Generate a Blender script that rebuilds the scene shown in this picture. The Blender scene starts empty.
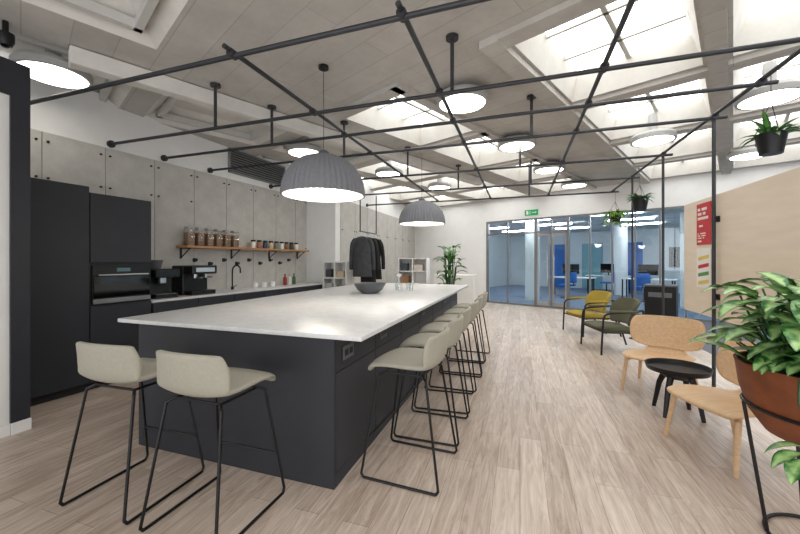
import bpy, bmesh, math, random
from mathutils import Vector, Matrix
random.seed(7)
scene = bpy.context.scene
COL = scene.collection
rad = math.radians

# ------------------------------------------------------------------ materials
def lin(c):
    return tuple(((v/255.0)/12.92 if v/255.0 <= 0.04045 else (((v/255.0)+0.055)/1.055)**2.4) for v in c)

MATS = {}
def mat(name, rgb, rough=0.5, metal=0.0, var=0.08, scale=6.0, bump=0.0, emit=0.0, ergb=None, spec=0.5, alpha=None, stretch=None, trans=0.0):
    if name in MATS: return MATS[name]
    m = bpy.data.materials.new(name); m.use_nodes = True
    nt = m.node_tree; N = nt.nodes; L = nt.links
    b = N['Principled BSDF']
    c = lin(rgb)
    tc = N.new('ShaderNodeTexCoord'); mp = N.new('ShaderNodeMapping')
    if stretch: mp.inputs['Scale'].default_value = stretch
    L.new(tc.outputs['Object'], mp.inputs['Vector'])
    nz = N.new('ShaderNodeTexNoise'); nz.inputs['Scale'].default_value = scale; nz.inputs['Detail'].default_value = 5
    L.new(mp.outputs['Vector'], nz.inputs['Vector'])
    cr = N.new('ShaderNodeValToRGB')
    cr.color_ramp.elements[0].position = 0.3; cr.color_ramp.elements[1].position = 0.7
    cr.color_ramp.elements[0].color = tuple(max(0, v*(1-var)) for v in c)+(1,)
    cr.color_ramp.elements[1].color = tuple(min(1, v*(1+var)) for v in c)+(1,)
    L.new(nz.outputs['Fac'], cr.inputs['Fac']); L.new(cr.outputs['Color'], b.inputs['Base Color'])
    b.inputs['Roughness'].default_value = rough; b.inputs['Metallic'].default_value = metal
    b.inputs['Specular IOR Level'].default_value = spec
    b.inputs['Transmission Weight'].default_value = trans
    if bump:
        bp = N.new('ShaderNodeBump'); bp.inputs['Strength'].default_value = bump; bp.inputs['Distance'].default_value = 0.01
        L.new(nz.outputs['Fac'], bp.inputs['Height']); L.new(bp.outputs['Normal'], b.inputs['Normal'])
    if emit:
        b.inputs['Emission Color'].default_value = lin(ergb or rgb)+(1,)
        b.inputs['Emission Strength'].default_value = emit
    MATS[name] = m
    return m

def glass_mat(name, tint, refl=0.08):
    m = bpy.data.materials.new(name); m.use_nodes = True
    nt = m.node_tree; N = nt.nodes; L = nt.links; N.clear()
    o = N.new('ShaderNodeOutputMaterial'); mx = N.new('ShaderNodeMixShader')
    t = N.new('ShaderNodeBsdfTransparent'); t.inputs[0].default_value = tint+(1,)
    g = N.new('ShaderNodeBsdfGlossy'); g.inputs['Roughness'].default_value = 0.02
    mx.inputs[0].default_value = refl
    L.new(t.outputs[0], mx.inputs[1]); L.new(g.outputs[0], mx.inputs[2]); L.new(mx.outputs[0], o.inputs[0])
    return m

def floor_mat():
    m = bpy.data.materials.new('wood_plank_floor'); m.use_nodes = True
    nt = m.node_tree; N = nt.nodes; L = nt.links; b = N['Principled BSDF']
    tc = N.new('ShaderNodeTexCoord'); mp = N.new('ShaderNodeMapping'); mp.inputs['Rotation'].default_value = (0, 0, rad(90))
    L.new(tc.outputs['Object'], mp.inputs['Vector'])
    br = N.new('ShaderNodeTexBrick'); br.offset = 0.37
    br.inputs['Color1'].default_value = lin((212, 196, 182))+(1,)
    br.inputs['Color2'].default_value = lin((168, 149, 133))+(1,)
    br.inputs['Mortar'].default_value = lin((114, 99, 87))+(1,)
    br.inputs['Scale'].default_value = 1.0; br.inputs['Mortar Size'].default_value = 0.0022
    br.inputs['Mortar Smooth'].default_value = 0.1
    br.inputs['Brick Width'].default_value = 1.25; br.inputs['Row Height'].default_value = 0.15
    L.new(mp.outputs[0], br.inputs['Vector'])
    m2 = N.new('ShaderNodeMapping'); m2.inputs['Scale'].default_value = (10, 0.9, 1)
    L.new(tc.outputs['Object'], m2.inputs['Vector'])
    nz = N.new('ShaderNodeTexNoise'); nz.inputs['Scale'].default_value = 2.4; nz.inputs['Detail'].default_value = 9; nz.inputs['Roughness'].default_value = 0.68; nz.inputs['Distortion'].default_value = 1.4
    L.new(m2.outputs[0], nz.inputs['Vector'])
    cr = N.new('ShaderNodeValToRGB'); cr.color_ramp.elements[0].position = 0.38; cr.color_ramp.elements[1].position = 0.64
    cr.color_ramp.elements[0].color = lin((146, 125, 109))+(1,); cr.color_ramp.elements[1].color = lin((220, 206, 194))+(1,)
    L.new(nz.outputs['Fac'], cr.inputs['Fac'])
    mx = N.new('ShaderNodeMixRGB'); mx.inputs[0].default_value = 0.5
    L.new(br.outputs['Color'], mx.inputs[1]); L.new(cr.outputs[0], mx.inputs[2]); L.new(mx.outputs[0], b.inputs['Base Color'])
    b.inputs['Roughness'].default_value = 0.36
    bp = N.new('ShaderNodeBump'); bp.inputs['Strength'].default_value = 0.12; bp.inputs['Distance'].default_value = 0.003
    L.new(br.outputs['Fac'], bp.inputs['Height']); bp.invert = True; L.new(bp.outputs[0], b.inputs['Normal'])
    return m

def quartz_mat():
    m = bpy.data.materials.new('white_quartz'); m.use_nodes = True
    nt = m.node_tree; N = nt.nodes; L = nt.links; b = N['Principled BSDF']
    tc = N.new('ShaderNodeTexCoord')
    n1 = N.new('ShaderNodeTexNoise'); n1.inputs['Scale'].default_value = 9.0; n1.inputs['Detail'].default_value = 8; n1.inputs['Roughness'].default_value = .7
    L.new(tc.outputs['Object'], n1.inputs['Vector'])
    cr = N.new('ShaderNodeValToRGB')
    e = cr.color_ramp.elements; e[0].position = .35; e[0].color = lin((209, 210, 212))+(1,); e[1].position = .62; e[1].color = lin((220, 220, 221))+(1,)
    L.new(n1.outputs['Fac'], cr.inputs[0])
    n2 = N.new('ShaderNodeTexNoise'); n2.inputs['Scale'].default_value = 90; n2.inputs['Detail'].default_value = 2
    L.new(tc.outputs['Object'], n2.inputs['Vector'])
    c2 = N.new('ShaderNodeValToRGB'); c2.color_ramp.elements[0].position = .33; c2.color_ramp.elements[0].color = (.86, .86, .87, 1); c2.color_ramp.elements[1].position = .44
    L.new(n2.outputs['Fac'], c2.inputs[0])
    mx = N.new('ShaderNodeMixRGB'); mx.blend_type = 'MULTIPLY'; mx.inputs[0].default_value = .8
    L.new(cr.outputs[0], mx.inputs[1]); L.new(c2.outputs[0], mx.inputs[2]); L.new(mx.outputs[0], b.inputs['Base Color'])
    b.inputs['Roughness'].default_value = .25
    return m

def concrete_mat(name, rgb, board=True, var=0.12, sc=1.6):
    m = bpy.data.materials.new(name); m.use_nodes = True
    nt = m.node_tree; N = nt.nodes; L = nt.links; b = N['Principled BSDF']
    tc = N.new('ShaderNodeTexCoord')
    nz = N.new('ShaderNodeTexNoise'); nz.inputs['Scale'].default_value = sc; nz.inputs['Detail'].default_value = 10; nz.inputs['Roughness'].default_value = 0.72
    L.new(tc.outputs['Object'], nz.inputs['Vector'])
    cr = N.new('ShaderNodeValToRGB'); c = lin(rgb)
    cr.color_ramp.elements[0].position = 0.33; cr.color_ramp.elements[1].position = 0.67
    cr.color_ramp.elements[0].color = tuple(v*(1-var) for v in c)+(1,); cr.color_ramp.elements[1].color = tuple(min(1, v*(1+var)) for v in c)+(1,)
    L.new(nz.outputs['Fac'], cr.inputs[0])
    last = cr.outputs[0]
    if board:
        br = N.new('ShaderNodeTexBrick'); br.inputs['Scale'].default_value = 1
        br.inputs['Color1'].default_value = (1, 1, 1, 1); br.inputs['Color2'].default_value = (0.86, 0.86, 0.86, 1); br.inputs['Mortar'].default_value = (0.66, 0.65, 0.64, 1)
        br.inputs['Brick Width'].default_value = 2.4; br.inputs['Row Height'].default_value = 0.3; br.inputs['Mortar Size'].default_value = 0.005
        L.new(tc.outputs['Object'], br.inputs['Vector'])
        mx = N.new('ShaderNodeMixRGB'); mx.blend_type = 'MULTIPLY'; mx.inputs[0].default_value = 0.7
        L.new(last, mx.inputs[1]); L.new(br.outputs[0], mx.inputs[2]); last = mx.outputs[0]
    L.new(last, b.inputs['Base Color']); b.inputs['Roughness'].default_value = 0.85
    bp = N.new('ShaderNodeBump'); bp.inputs['Strength'].default_value = 0.2; bp.inputs['Distance'].default_value = 0.01
    L.new(nz.outputs['Fac'], bp.inputs['Height']); L.new(bp.outputs[0], b.inputs['Normal'])
    return m

def leaf_mat(name, dark, light):
    m = bpy.data.materials.new(name); m.use_nodes = True
    nt = m.node_tree; N = nt.nodes; L = nt.links; b = N['Principled BSDF']
    at = N.new('ShaderNodeAttribute'); at.attribute_name = 'mid'
    tc = N.new('ShaderNodeTexCoord'); nz = N.new('ShaderNodeTexNoise'); nz.inputs['Scale'].default_value = 26
    L.new(tc.outputs['Object'], nz.inputs['Vector'])
    ad = N.new('ShaderNodeMath'); ad.operation = 'MULTIPLY_ADD'; L.new(nz.outputs['Fac'], ad.inputs[0]); ad.inputs[1].default_value = 1.1
    L.new(at.outputs['Fac'], ad.inputs[2])
    cr = N.new('ShaderNodeValToRGB'); cr.color_ramp.elements[0].position = 0.6
    cr.color_ramp.elements[1].position = 1.0
    cr.color_ramp.elements[0].color = lin(dark)+(1,); cr.color_ramp.elements[1].color = lin(light)+(1,)
    L.new(ad.outputs[0], cr.inputs[0]); L.new(cr.outputs[0], b.inputs['Base Color']); b.inputs['Roughness'].default_value = 0.38
    return m

M_floor = floor_mat()
M_carpet = mat('grey_carpet', (96, 98, 106), 0.95, var=0.15, scale=60, bump=0.3)
M_carpet2 = mat('blue_grey_carpet', (104, 122, 146), 0.9, var=0.12, scale=60, bump=0.3)
M_ceil = concrete_mat('ceiling_concrete', (190, 186, 180), var=.14)
M_panel = concrete_mat('wall_panel_concrete', (188, 186, 181), board=False, var=0.11, sc=3.5)
M_white = mat('white_paint', (235, 235, 234), 0.6, var=0.02)
M_coffer = concrete_mat('lit_coffer_concrete', (216, 213, 207), board=False, var=.08, sc=3)  # rooflight glow on the coffer sides is put into this paler concrete colour
M_bar = mat('glazing_bar', (200, 199, 194), 0.6, var=0.03)
M_sky = mat('rooflight_glazing', (238, 242, 246), 0.4, emit=3.6, ergb=(252, 252, 250), var=0.02)
M_dark = mat('charcoal_cabinet', (47, 49, 55), 0.5, var=0.05, scale=3, spec=0.35)
M_dark2 = mat('charcoal_gap', (26, 27, 30), 0.6, var=0.03)
M_top = quartz_mat()
M_black = mat('black_metal', (22, 22, 24), 0.4, metal=0.3, var=0.05)
M_pipe = mat('dark_steel_pipe', (62, 63, 67), 0.45, metal=0.5, var=0.1)
M_seat = mat('stool_upholstery', (160, 157, 144), 0.75, var=0.04, scale=60, bump=0.08)
M_oak = mat('oak_veneer', (206, 172, 134), 0.45, var=0.10, scale=3, stretch=(14, 1.5, 14))
M_ply = mat('birch_panel', (228, 212, 191), 0.5, var=0.05, scale=2, stretch=(1, 1, 8))
M_shelf = mat('shelf_wood', (176, 128, 84), 0.5, var=0.12, scale=4, stretch=(10, 1, 10))
M_felt = mat('grey_felt', (128, 130, 136), 0.9, var=0.1, scale=60, bump=0.25)
M_bulb = mat('lit_diffuser', (255, 248, 235), 0.5, emit=5.0, ergb=(255, 246, 232), var=0.0)
M_lamp = mat('lit_disc', (255, 255, 252), 0.5, emit=9.0, ergb=(255, 250, 240), var=0.0)
M_strip = mat('lit_strip', (255, 255, 252), 0.5, emit=26.0, ergb=(246, 250, 255), var=0.0)
M_lamprim = mat('lamp_rim', (170, 170, 168), 0.5, var=0.03)
M_olive = mat('olive_fabric', (84, 84, 64), 0.85, var=0.08, scale=50, bump=0.1)
M_ochre = mat('ochre_fabric', (160, 138, 50), 0.85, var=0.08, scale=50, bump=0.1)
M_rust = mat('corten_pot', (124, 66, 34), 0.6, var=0.25, scale=9, bump=0.2)
M_steel = mat('brushed_steel', (190, 190, 192), 0.28, metal=0.9, var=0.05)
M_ovgl = mat('oven_glass', (12, 12, 14), 0.08, var=0.0)
M_soil = mat('soil', (58, 44, 34), 0.95, var=0.3, scale=40, bump=0.6)
M_frame = mat('grey_aluminium', (128, 132, 136), 0.4, metal=0.5, var=0.03)
M_glass = glass_mat('tinted_glass', (0.88, 0.95, 0.97), 0.07)
M_clear = glass_mat('clear_glass', (0.93, 0.95, 0.95), 0.12)
M_leafA = leaf_mat('variegated_leaf', (30, 98, 38), (166, 202, 132))
M_leafB = leaf_mat('green_leaf', (26, 74, 28), (80, 138, 58))
M_leafC = leaf_mat('trailing_leaf', (70, 120, 30), (146, 190, 70))
M_red = mat('poster_red', (196, 38, 44), 0.6, var=0.03)
M_yel = mat('poster_yellow', (222, 196, 92), 0.6, var=0.05)
M_paper = mat('paper_white', (235, 232, 226), 0.7, var=0.02)
M_green = mat('exit_green', (20, 140, 80), 0.5, emit=0.4, ergb=(20, 150, 90), var=0.0)
M_cloth = mat('black_cloth', (26, 26, 29), 0.9, var=0.2, scale=12, bump=0.3)
M_cloth2 = mat('grey_cloth', (58, 60, 64), 0.9, var=0.2, scale=12, bump=0.3)
M_cereal = mat('cereal', (140, 104, 72), 0.8, var=0.3, scale=50)
M_blue = mat('blue_panel', (36, 104, 184), 0.5, var=0.05)
M_teal = mat('teal_panel', (120, 166, 176), 0.4, var=0.05)
M_officewall = mat('office_wall', (206, 212, 216), 0.7, var=0.04)
M_grayplastic = mat('grey_plastic', (92, 94, 98), 0.5)
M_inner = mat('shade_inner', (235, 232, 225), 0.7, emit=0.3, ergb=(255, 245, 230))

# ------------------------------------------------------------------ mesh helpers
class MB:
    def __init__(self, leaf=False):
        self.bm = bmesh.new(); self.mi = 0
        self.ml = self.bm.verts.layers.float.new('mid') if leaf else None
    def face(self, vs):
        try:
            f = self.bm.faces.new(vs); f.material_index = self.mi; return f
        except ValueError: return None
    def box(self, x0, x1, y0, y1, z0, z1, bev=0.0, seg=1):
        bm = self.bm
        v = [bm.verts.new((x, y, z)) for z in (z0, z1) for y in (y0, y1) for x in (x0, x1)]
        fs = [self.face([v[i] for i in q]) for q in ((0, 2, 3, 1), (4, 5, 7, 6), (0, 1, 5, 4), (2, 6, 7, 3), (0, 4, 6, 2), (1, 3, 7, 5))]
        if bev > 0:
            es = list({e for f in fs for e in f.edges})
            r = bmesh.ops.bevel(bm, geom=es, offset=bev, segments=seg, affect='EDGES', profile=0.5)
            for f in r['faces']: f.material_index = self.mi
        return self
    def tube(self, pts, r, n=8, closed=False, r1=None, cap=True):
        P = [Vector(p) for p in pts]; m = len(P); rings = []
        def tan(i):
            if closed: return (P[(i+1) % m]-P[(i-1) % m]).normalized()
            if i == 0: return (P[1]-P[0]).normalized()
            if i == m-1: return (P[-1]-P[-2]).normalized()
            return ((P[i+1]-P[i]).normalized()+(P[i]-P[i-1]).normalized()).normalized()
        t = tan(0); up = Vector((0, 0, 1)) if abs(t.z) < 0.9 else Vector((1, 0, 0))
        nrm = (up-t*up.dot(t)).normalized()
        for i in range(m):
            t2 = tan(i); nrm = (nrm-t2*nrm.dot(t2))
            nrm = nrm.normalized() if nrm.length > 1e-6 else t2.orthogonal().normalized()
            bn = t2.cross(nrm); rr = r if r1 is None else r+(r1-r)*i/(m-1)
            rings.append([self.bm.verts.new(P[i]+(nrm*math.cos(a)+bn*math.sin(a))*rr) for a in [2*math.pi*k/n for k in range(n)]])
        rng = range(m) if closed else range(m-1)
        for i in rng:
            a, b = rings[i], rings[(i+1) % m]
            for k in range(n): self.face([a[k], a[(k+1) % n], b[(k+1) % n], b[k]])
        if not closed and cap:
            self.face(list(reversed(rings[0]))); self.face(rings[-1])
        return self
    def lathe(self, prof, c=(0, 0, 0), n=32, rib=0, ribamp=0.0, capb=False, capt=False):
        rings = []
        for (r, z) in prof:
            ring = []
            for k in range(n):
                a = 2*math.pi*k/n; rr = r
                if rib: rr = r*(1+ribamp*math.cos(rib*a))
                ring.append(self.bm.verts.new((c[0]+rr*math.cos(a), c[1]+rr*math.sin(a), c[2]+z)))
            rings.append(ring)
        for i in range(len(rings)-1):
            a, b = rings[i], rings[i+1]
            for k in range(n): self.face([a[k], a[(k+1) % n], b[(k+1) % n], b[k]])
        if capb: self.face(list(reversed(rings[0])))
        if capt: self.face(rings[-1])
        return self
    def poly(self, pts):
        self.face([self.bm.verts.new(p) for p in pts]); return self
    def leaf(self, p, ang, pitch, L, W, droop, n=7, fold=0.25):
        p = Vector(p); pos = p.copy(); prev = None; side = Vector((-math.sin(ang), math.cos(ang), 0))
        for i in range(n+1):
            t = i/n; w = W*math.sin(math.pi*min(1, (t*0.94+0.03)**0.8))
            pt = pitch-droop*t
            nrm = Vector((-math.sin(pt)*math.cos(ang), -math.sin(pt)*math.sin(ang), math.cos(pt)))
            row = []
            for s in (-1, -0.5, 0, 0.5, 1):
                v = self.bm.verts.new(pos+side*w*s+nrm*w*fold*abs(s)); v[self.ml] = 0.55*(1-abs(s)); row.append(v)
            if prev:
                for k in range(4): self.face([prev[k], prev[k+1], row[k+1], row[k]])
            prev = row
            pos = pos+Vector((math.cos(pt)*math.cos(ang), math.cos(pt)*math.sin(ang), math.sin(pt)))*(L/n)
        return self
    def done(self, name, mats, parent=None, loc=None, rz=0.0, smooth=35, recalc=True, mods=()):
        if recalc: bmesh.ops.recalc_face_normals(self.bm, faces=self.bm.faces[:])
        me = bpy.data.meshes.new(name); self.bm.to_mesh(me); self.bm.free()
        for m in (mats if isinstance(mats, (list, tuple)) else [mats]): me.materials.append(m)
        if smooth:
            for p in me.polygons: p.use_smooth = True
            me.set_sharp_from_angle(angle=rad(smooth))
        o = bpy.data.objects.new(name, me); COL.objects.link(o)
        if parent: o.parent = parent
        if loc: o.location = loc
        o.rotation_euler[2] = rz
        for kind, kw in mods:
            md = o.modifiers.new(kind, kind)
            for k, v in kw.items(): setattr(md, k, v)
        return o

def catmull(pts, n=4):
    P = [Vector(p) for p in pts]; out = []
    for i in range(len(P)-1):
        p0 = P[max(0, i-1)]; p1 = P[i]; p2 = P[i+1]; p3 = P[min(len(P)-1, i+2)]
        for k in range(n):
            t = k/n
            out.append(0.5*((2*p1)+(-p0+p2)*t+(2*p0-5*p1+4*p2-p3)*t*t+(-p0+3*p1-3*p2+p3)*t**3))
    out.append(P[-1]); return out

def shell(mb, prof, nx=8, n=4):
    """prof rows: (y, z, halfwidth, edge_forward, edge_up)"""
    rows = []
    A = catmull([(p[0], p[1], p[2]) for p in prof], n); B = catmull([(p[3], p[4], 0) for p in prof], n)
    for a, b in zip(A, B):
        row = []
        for i in range(nx+1):
            t = -1+2*i/nx
            row.append(mb.bm.verts.new((a.z*t, a.x+b.x*t*t, a.y+b.y*t*t)))
        rows.append(row)
    for i in range(len(rows)-1):
        for k in range(nx): mb.face([rows[i][k], rows[i][k+1], rows[i+1][k+1], rows[i+1][k]])
    return mb

def thing(name, label, cat, loc=(0, 0, 0), rz=0.0, group=None):
    e = bpy.data.objects.new(name, None); e.empty_display_size = 0.1; COL.objects.link(e)
    e.location = loc; e.rotation_euler[2] = rz
    e["label"] = label; e["category"] = cat
    if group: e["group"] = group
    return e
def tagt(o, label, cat, group=None):
    o["label"] = label; o["category"] = cat
    if group: o["group"] = group
    return o
def struct(o, label=None):
    o["kind"] = "structure"
    if label: o["label"] = label
    return o
def clone(src, loc, rz=None, label=None, scale=None):
    o = src.copy(); COL.objects.link(o); o.location = loc
    if rz is not None: o.rotation_euler[2] = rz
    if scale: o.scale = scale
    if label: o["label"] = label
    def rec(s, d):
        for c in s.children:
            k = c.copy(); COL.objects.link(k); k.parent = d; rec(c, k)
    rec(src, o)
    return o

# rotated frames
GR = rad(-24.5)
def fr(b, a, z=0):   # structural grid
    return Vector((b*math.cos(GR)-a*math.sin(GR), b*math.sin(GR)+a*math.cos(GR), z))
KR = rad(-4.0); KO = Vector((-4.97, 2.07, 0))
def kl(x, y, z=0):   # kitchen wall frame
    return KO+Vector((x*math.cos(KR)-y*math.sin(KR), x*math.sin(KR)+y*math.cos(KR), z))

# ------------------------------------------------------------------ shell of the room
struct(MB().poly([(-6.5, -2, 0), (2.7, -2, 0), (2.7, 10.33, 0), (-1.5, 12.28, 0), (-6.5, 14.56, 0)]).done('floor', M_floor))
struct(MB().poly([(2.7, -2, 0), (12, -2, 0), (12, 6.09, 0), (2.7, 10.33, 0)]).done('floor.001', M_carpet))
struct(MB().poly([(12, 6.09, 0), (12, 30, 0), (-6.5, 30, 0), (-6.5, 14.56, 0), (-1.5, 12.28, 0), (2.7, 10.33, 0)]).done('floor.002', M_carpet2))

CZ = 3.35; CT = 3.66
cols = [(-7.9, -6.4), (-5.95, -4.5), (-3.9, -2.8), (-1.45, -.22), (0, 1.22), (1.45, 2.67), (2.9, 4.12), (4.35, 5.57), (5.8, 7.02)]
rows = [(3.04+1.9*j, 3.04+1.9*j+1.62) for j in range(-3, 4)]
def cell_state(ci, rj):
    a0 = rows[rj][0]
    if ci >= 4: return 1
    if ci == 2 and a0 < 1: return 2
    if ci in (2, 3): return 1 if a0 > 3 else None
    return 1 if a0 > 4 else 2
def in_coffer(b, a):
    for ci, c in enumerate(cols):
        for rj, r in enumerate(rows):
            if c[0] < b < c[1] and r[0] < a < r[1] and cell_state(ci, rj): return cell_state(ci, rj)
    return 0
mb = MB()
bb = [-12]+[v for c in cols for v in c]+[12]; aa = [-5]+[v for r in rows for v in r]+[10.75]
for i in range(len(bb)-1):
    for j in range(len(aa)-1):
        b0, b1, a0, a1 = bb[i], bb[i+1], aa[j], aa[j+1]
        st = cell_state((i-1)//2, (j-1)//2) if (i % 2 == 1 and j % 2 == 1) else None
        if not st:
            mb.mi = 0; mb.poly([(b0, a0, CZ), (b0, a1, CZ), (b1, a1, CZ), (b1, a0, CZ)])
        else:
            t = 0.09 if st == 1 else 0.26; top = CT if st == 1 else 3.55
            q0 = [(b0, a0), (b1, a0), (b1, a1), (b0, a1)]; q1 = [(b0+t, a0+t), (b1-t, a0+t), (b1-t, a1-t), (b0+t, a1-t)]
            mb.mi = 1
            for k in range(4):
                k2 = (k+1) % 4
                mb.poly([(*q0[k], CZ), (*q0[k2], CZ), (*q1[k2], top), (*q1[k], top)])
            if st == 1:
                mb.mi = 2; mb.poly([(*p, top) for p in q1])
                mb.mi = 3
                w = b1-b0
                for f in (0.5,): mb.box(b0+w*f-.022, b0+w*f+.022, a0+t, a1-t, top-.05, top-.005)
                for f in (0.34, 0.67): mb.box(b0+t, b1-t, a0+(a1-a0)*f-.015, a0+(a1-a0)*f+.015, top-.05, top-.004)
            else:
                mb.mi = 1; mb.poly([(*p, top) for p in q1])
                mb.mi = 3
                x0, x1, y0, y1 = b0+.14, b1-.14, a0+.14, a1-.14
                for (p, q, r, s) in ((x0, x1, y0, y0+.06), (x0, x1, y1-.06, y1), (x0, x0+.06, y0, y1), (x1-.06, x1, y0, y1)):
                    mb.box(p, q, r, s, CZ+.02, CZ+.10)
# downstand concrete ribs around the rooflights
mb.mi = 0
for c0, c1 in zip(cols[3:-1], cols[4:]):
    m_ = (c0[1]+c1[0])/2; lo = 2.76 if c0 is cols[3] else -3
    mb.box(m_-.075, m_+.075, lo, 10.5, CZ-.07, CZ)
for r0, r1 in zip(rows[:-1], rows[1:]):
    m_ = (r0[1]+r1[0])/2
    mb.box(-1.5 if m_ > 2 else .0, 7.2, m_-.09, m_+.09, CZ-.05, CZ)
    if m_ > 2: mb.box(-4.05, -2.7, m_-.09, m_+.09, CZ-.05, CZ)
mb.box(-1.66, -1.48, 2.8, 10.5, CZ-.07, CZ)
mb.box(-2.79, -2.66, 2.8, 10.5, CZ-.05, CZ)
o = mb.done('ceiling', [M_ceil, M_coffer, M_sky, M_bar], rz=GR, recalc=False, smooth=0); struct(o)
struct(MB().box(-12, 12, -5, 10.75, 3.95, 4.05).done('ceiling.001', M_ceil, rz=GR))
# ceiling trunking
o = MB().box(-.075, .075, 0, 7.2, CZ-.17, CZ-.01, bev=.01).done('cable_trunking', M_coffer, loc=fr(-4.42, .3), rz=GR)
tagt(o, 'long pale boxed cable trunking fixed under the concrete ceiling', 'trunking')

# left kitchen wall
struct(MB().box(-.15, 0, -4, 5.0, 0, CZ+.1).done('wall_left', M_white, loc=KO, rz=KR))
struct(MB().box(-4.75, -3.9, 7.05, 7.25, 0, CZ+.1).box(-4.1, -3.9, 7.25, 13.6, 0, CZ+.1).done('wall_left.001', M_white))
# front-left partition with dark lining
struct(MB().box(-4.1, -3.88, -1.5, 1.70, 0, 3.0).done('wall_front', M_white))
struct(MB().box(-4.14, -3.86, 1.70, 1.82, 0, 3.0).box(-4.14, -3.86, -1.5, 1.70, 2.72, 3.0).done('trim_1', M_dark))
struct(MB().box(-3.879, -3.865, -1.5, 1.70, 0, .09).box(-3.86, -3.845, 1.70, 1.82, 0, .09).done('baseboard_front', M_white))
# back wall
GA = 10.55; B0 = -5.93
struct(MB().box(-9.2, B0, GA, GA+.15, 0, CZ+.1).done('wall_back', M_white, rz=GR))
struct(MB().box(B0, 9.5, GA-.03, GA+.15, 2.66, CZ+.1).done('wall_back.001', M_white, rz=GR))
struct(MB().box(-9.2, B0, GA-.012, GA, 0, .1).done('baseboard_back', M_white, rz=GR))
# glazing
mull = [0, .71, 1.61, 2.07, 2.53, 3.09, 3.62, 4.13, 4.64, 5.13, 6.0, 7.0, 8.0, 9.0, 10.0, 11.0, 12.0, 13.0, 14.0, 15.0]
mbm = MB()
for i, t in enumerate(mull):
    w = .035 if i in (0, 2, 4) else .014
    mbm.box(B0+t-w, B0+t+w, GA-.02, GA+.06, 0.0, 2.66)
mbm.box(B0, 9.4, GA-.02, GA+.06, 2.6, 2.66); mbm.box(B0, 9.4, GA-.02, GA+.06, 0.0, .06)
mbm.box(B0+.0, B0+1.6, GA-.02, GA+.06, 2.2, 2.24); mbm.box(B0+1.61, B0+2.53, GA-.02, GA+.06, 2.2, 2.26)
struct(mbm.done('trim_2', M_frame, rz=GR))
for i in range(len(mull)-1):
    nm = 'door_%d' % (i+1) if i in (2, 3) else 'window_%d' % (i+1)
    w = struct(MB().box(B0+mull[i]+.036, B0+mull[i+1]-.036, GA+.015, GA+.025, .062, 2.598 if i > 3 else 2.19).done(nm, M_glass, rz=GR))
# steel leaf frames around the two glass doors
for i in (2, 3):
    x0, x1 = B0+mull[i]+.04, B0+mull[i+1]-.04
    struct(MB().box(x0, x0+.04, GA-.01, GA+.013, .065, 2.18).box(x1-.04, x1, GA-.01, GA+.013, .065, 2.18).box(x0, x1, GA-.01, GA+.013, .065, .16).box(x0, x1, GA-.01, GA+.013, 2.1, 2.18).done('trim_%d' % (i+1), M_steel, rz=GR))
for t in (1.98, 2.16):
    h = tagt(MB().tube([(B0+t, GA-.08, .75), (B0+t, GA-.08, 1.55)], .014).tube([(B0+t, GA-.08, .85), (B0+t, GA+.014, .85)], .008).tube([(B0+t, GA-.08, 1.45), (B0+t, GA+.014, 1.45)], .008).done('door_handle', M_steel, rz=GR), 'vertical steel pull bar on the glass door', 'door handle', 'door pulls')
# office beyond the glass
struct(MB().box(-14, 12, 19, 19.2, 0, 3).done('wall_office', M_officewall, rz=GR))
struct(MB().box(-9.4, -9.2, 10.75, 19, 0, 3).done('wall_office.001', M_officewall, rz=GR))
struct(MB().box(-14, 12, 10.75, 19, 2.78, 2.85).done('ceiling.002', mat('office_ceiling', (196, 200, 203), .8), rz=GR))
struct(MB().box(9.5, 9.7, -5, 19, 0, CZ+.1).done('wall_right', M_white, rz=GR))
for b in (-7.5, -5, -2.5, 0, 2.5, 5):
    for a in (11.9, 13.9, 16.0):
        o = MB().box(-.65, .65, -.07, .07, 2.735, 2.779).done('strip_light', M_strip, loc=fr(b, a), rz=GR)
        tagt(o, 'lit white recessed strip light in the office ceiling', 'ceiling light', 'office strip lights')
for b, a in ((-5.2, 12.4), (-.9, 13.2), (2.6, 13.2), (-3.3, 16.5)):
    o = MB().lathe([(.24, 0), (.24, 2.78)], n=24, capb=True, capt=True).done('column', M_white, loc=fr(b, a), rz=GR)
    struct(o)
for b in (-6.6, -5.0, -3.4):
    o = MB().box(-.45, .45, -.03, .0, 0.01, 2.2).done('door_panel', M_blue if b != -5.0 else M_teal, loc=fr(b, 18.98), rz=GR)
    struct(o)
o = MB().box(-.5, .5, -.03, .03, .1, 2.1).box(-.5, -.45, -.2, .2, 0, .1).box(.45, .5, -.2, .2, 0, .1).done('office_screen', M_teal, loc=fr(-.2, 12.2), rz=GR)
tagt(o, 'teal freestanding office screen behind the glazing', 'screen')
desk0 = None
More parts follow.
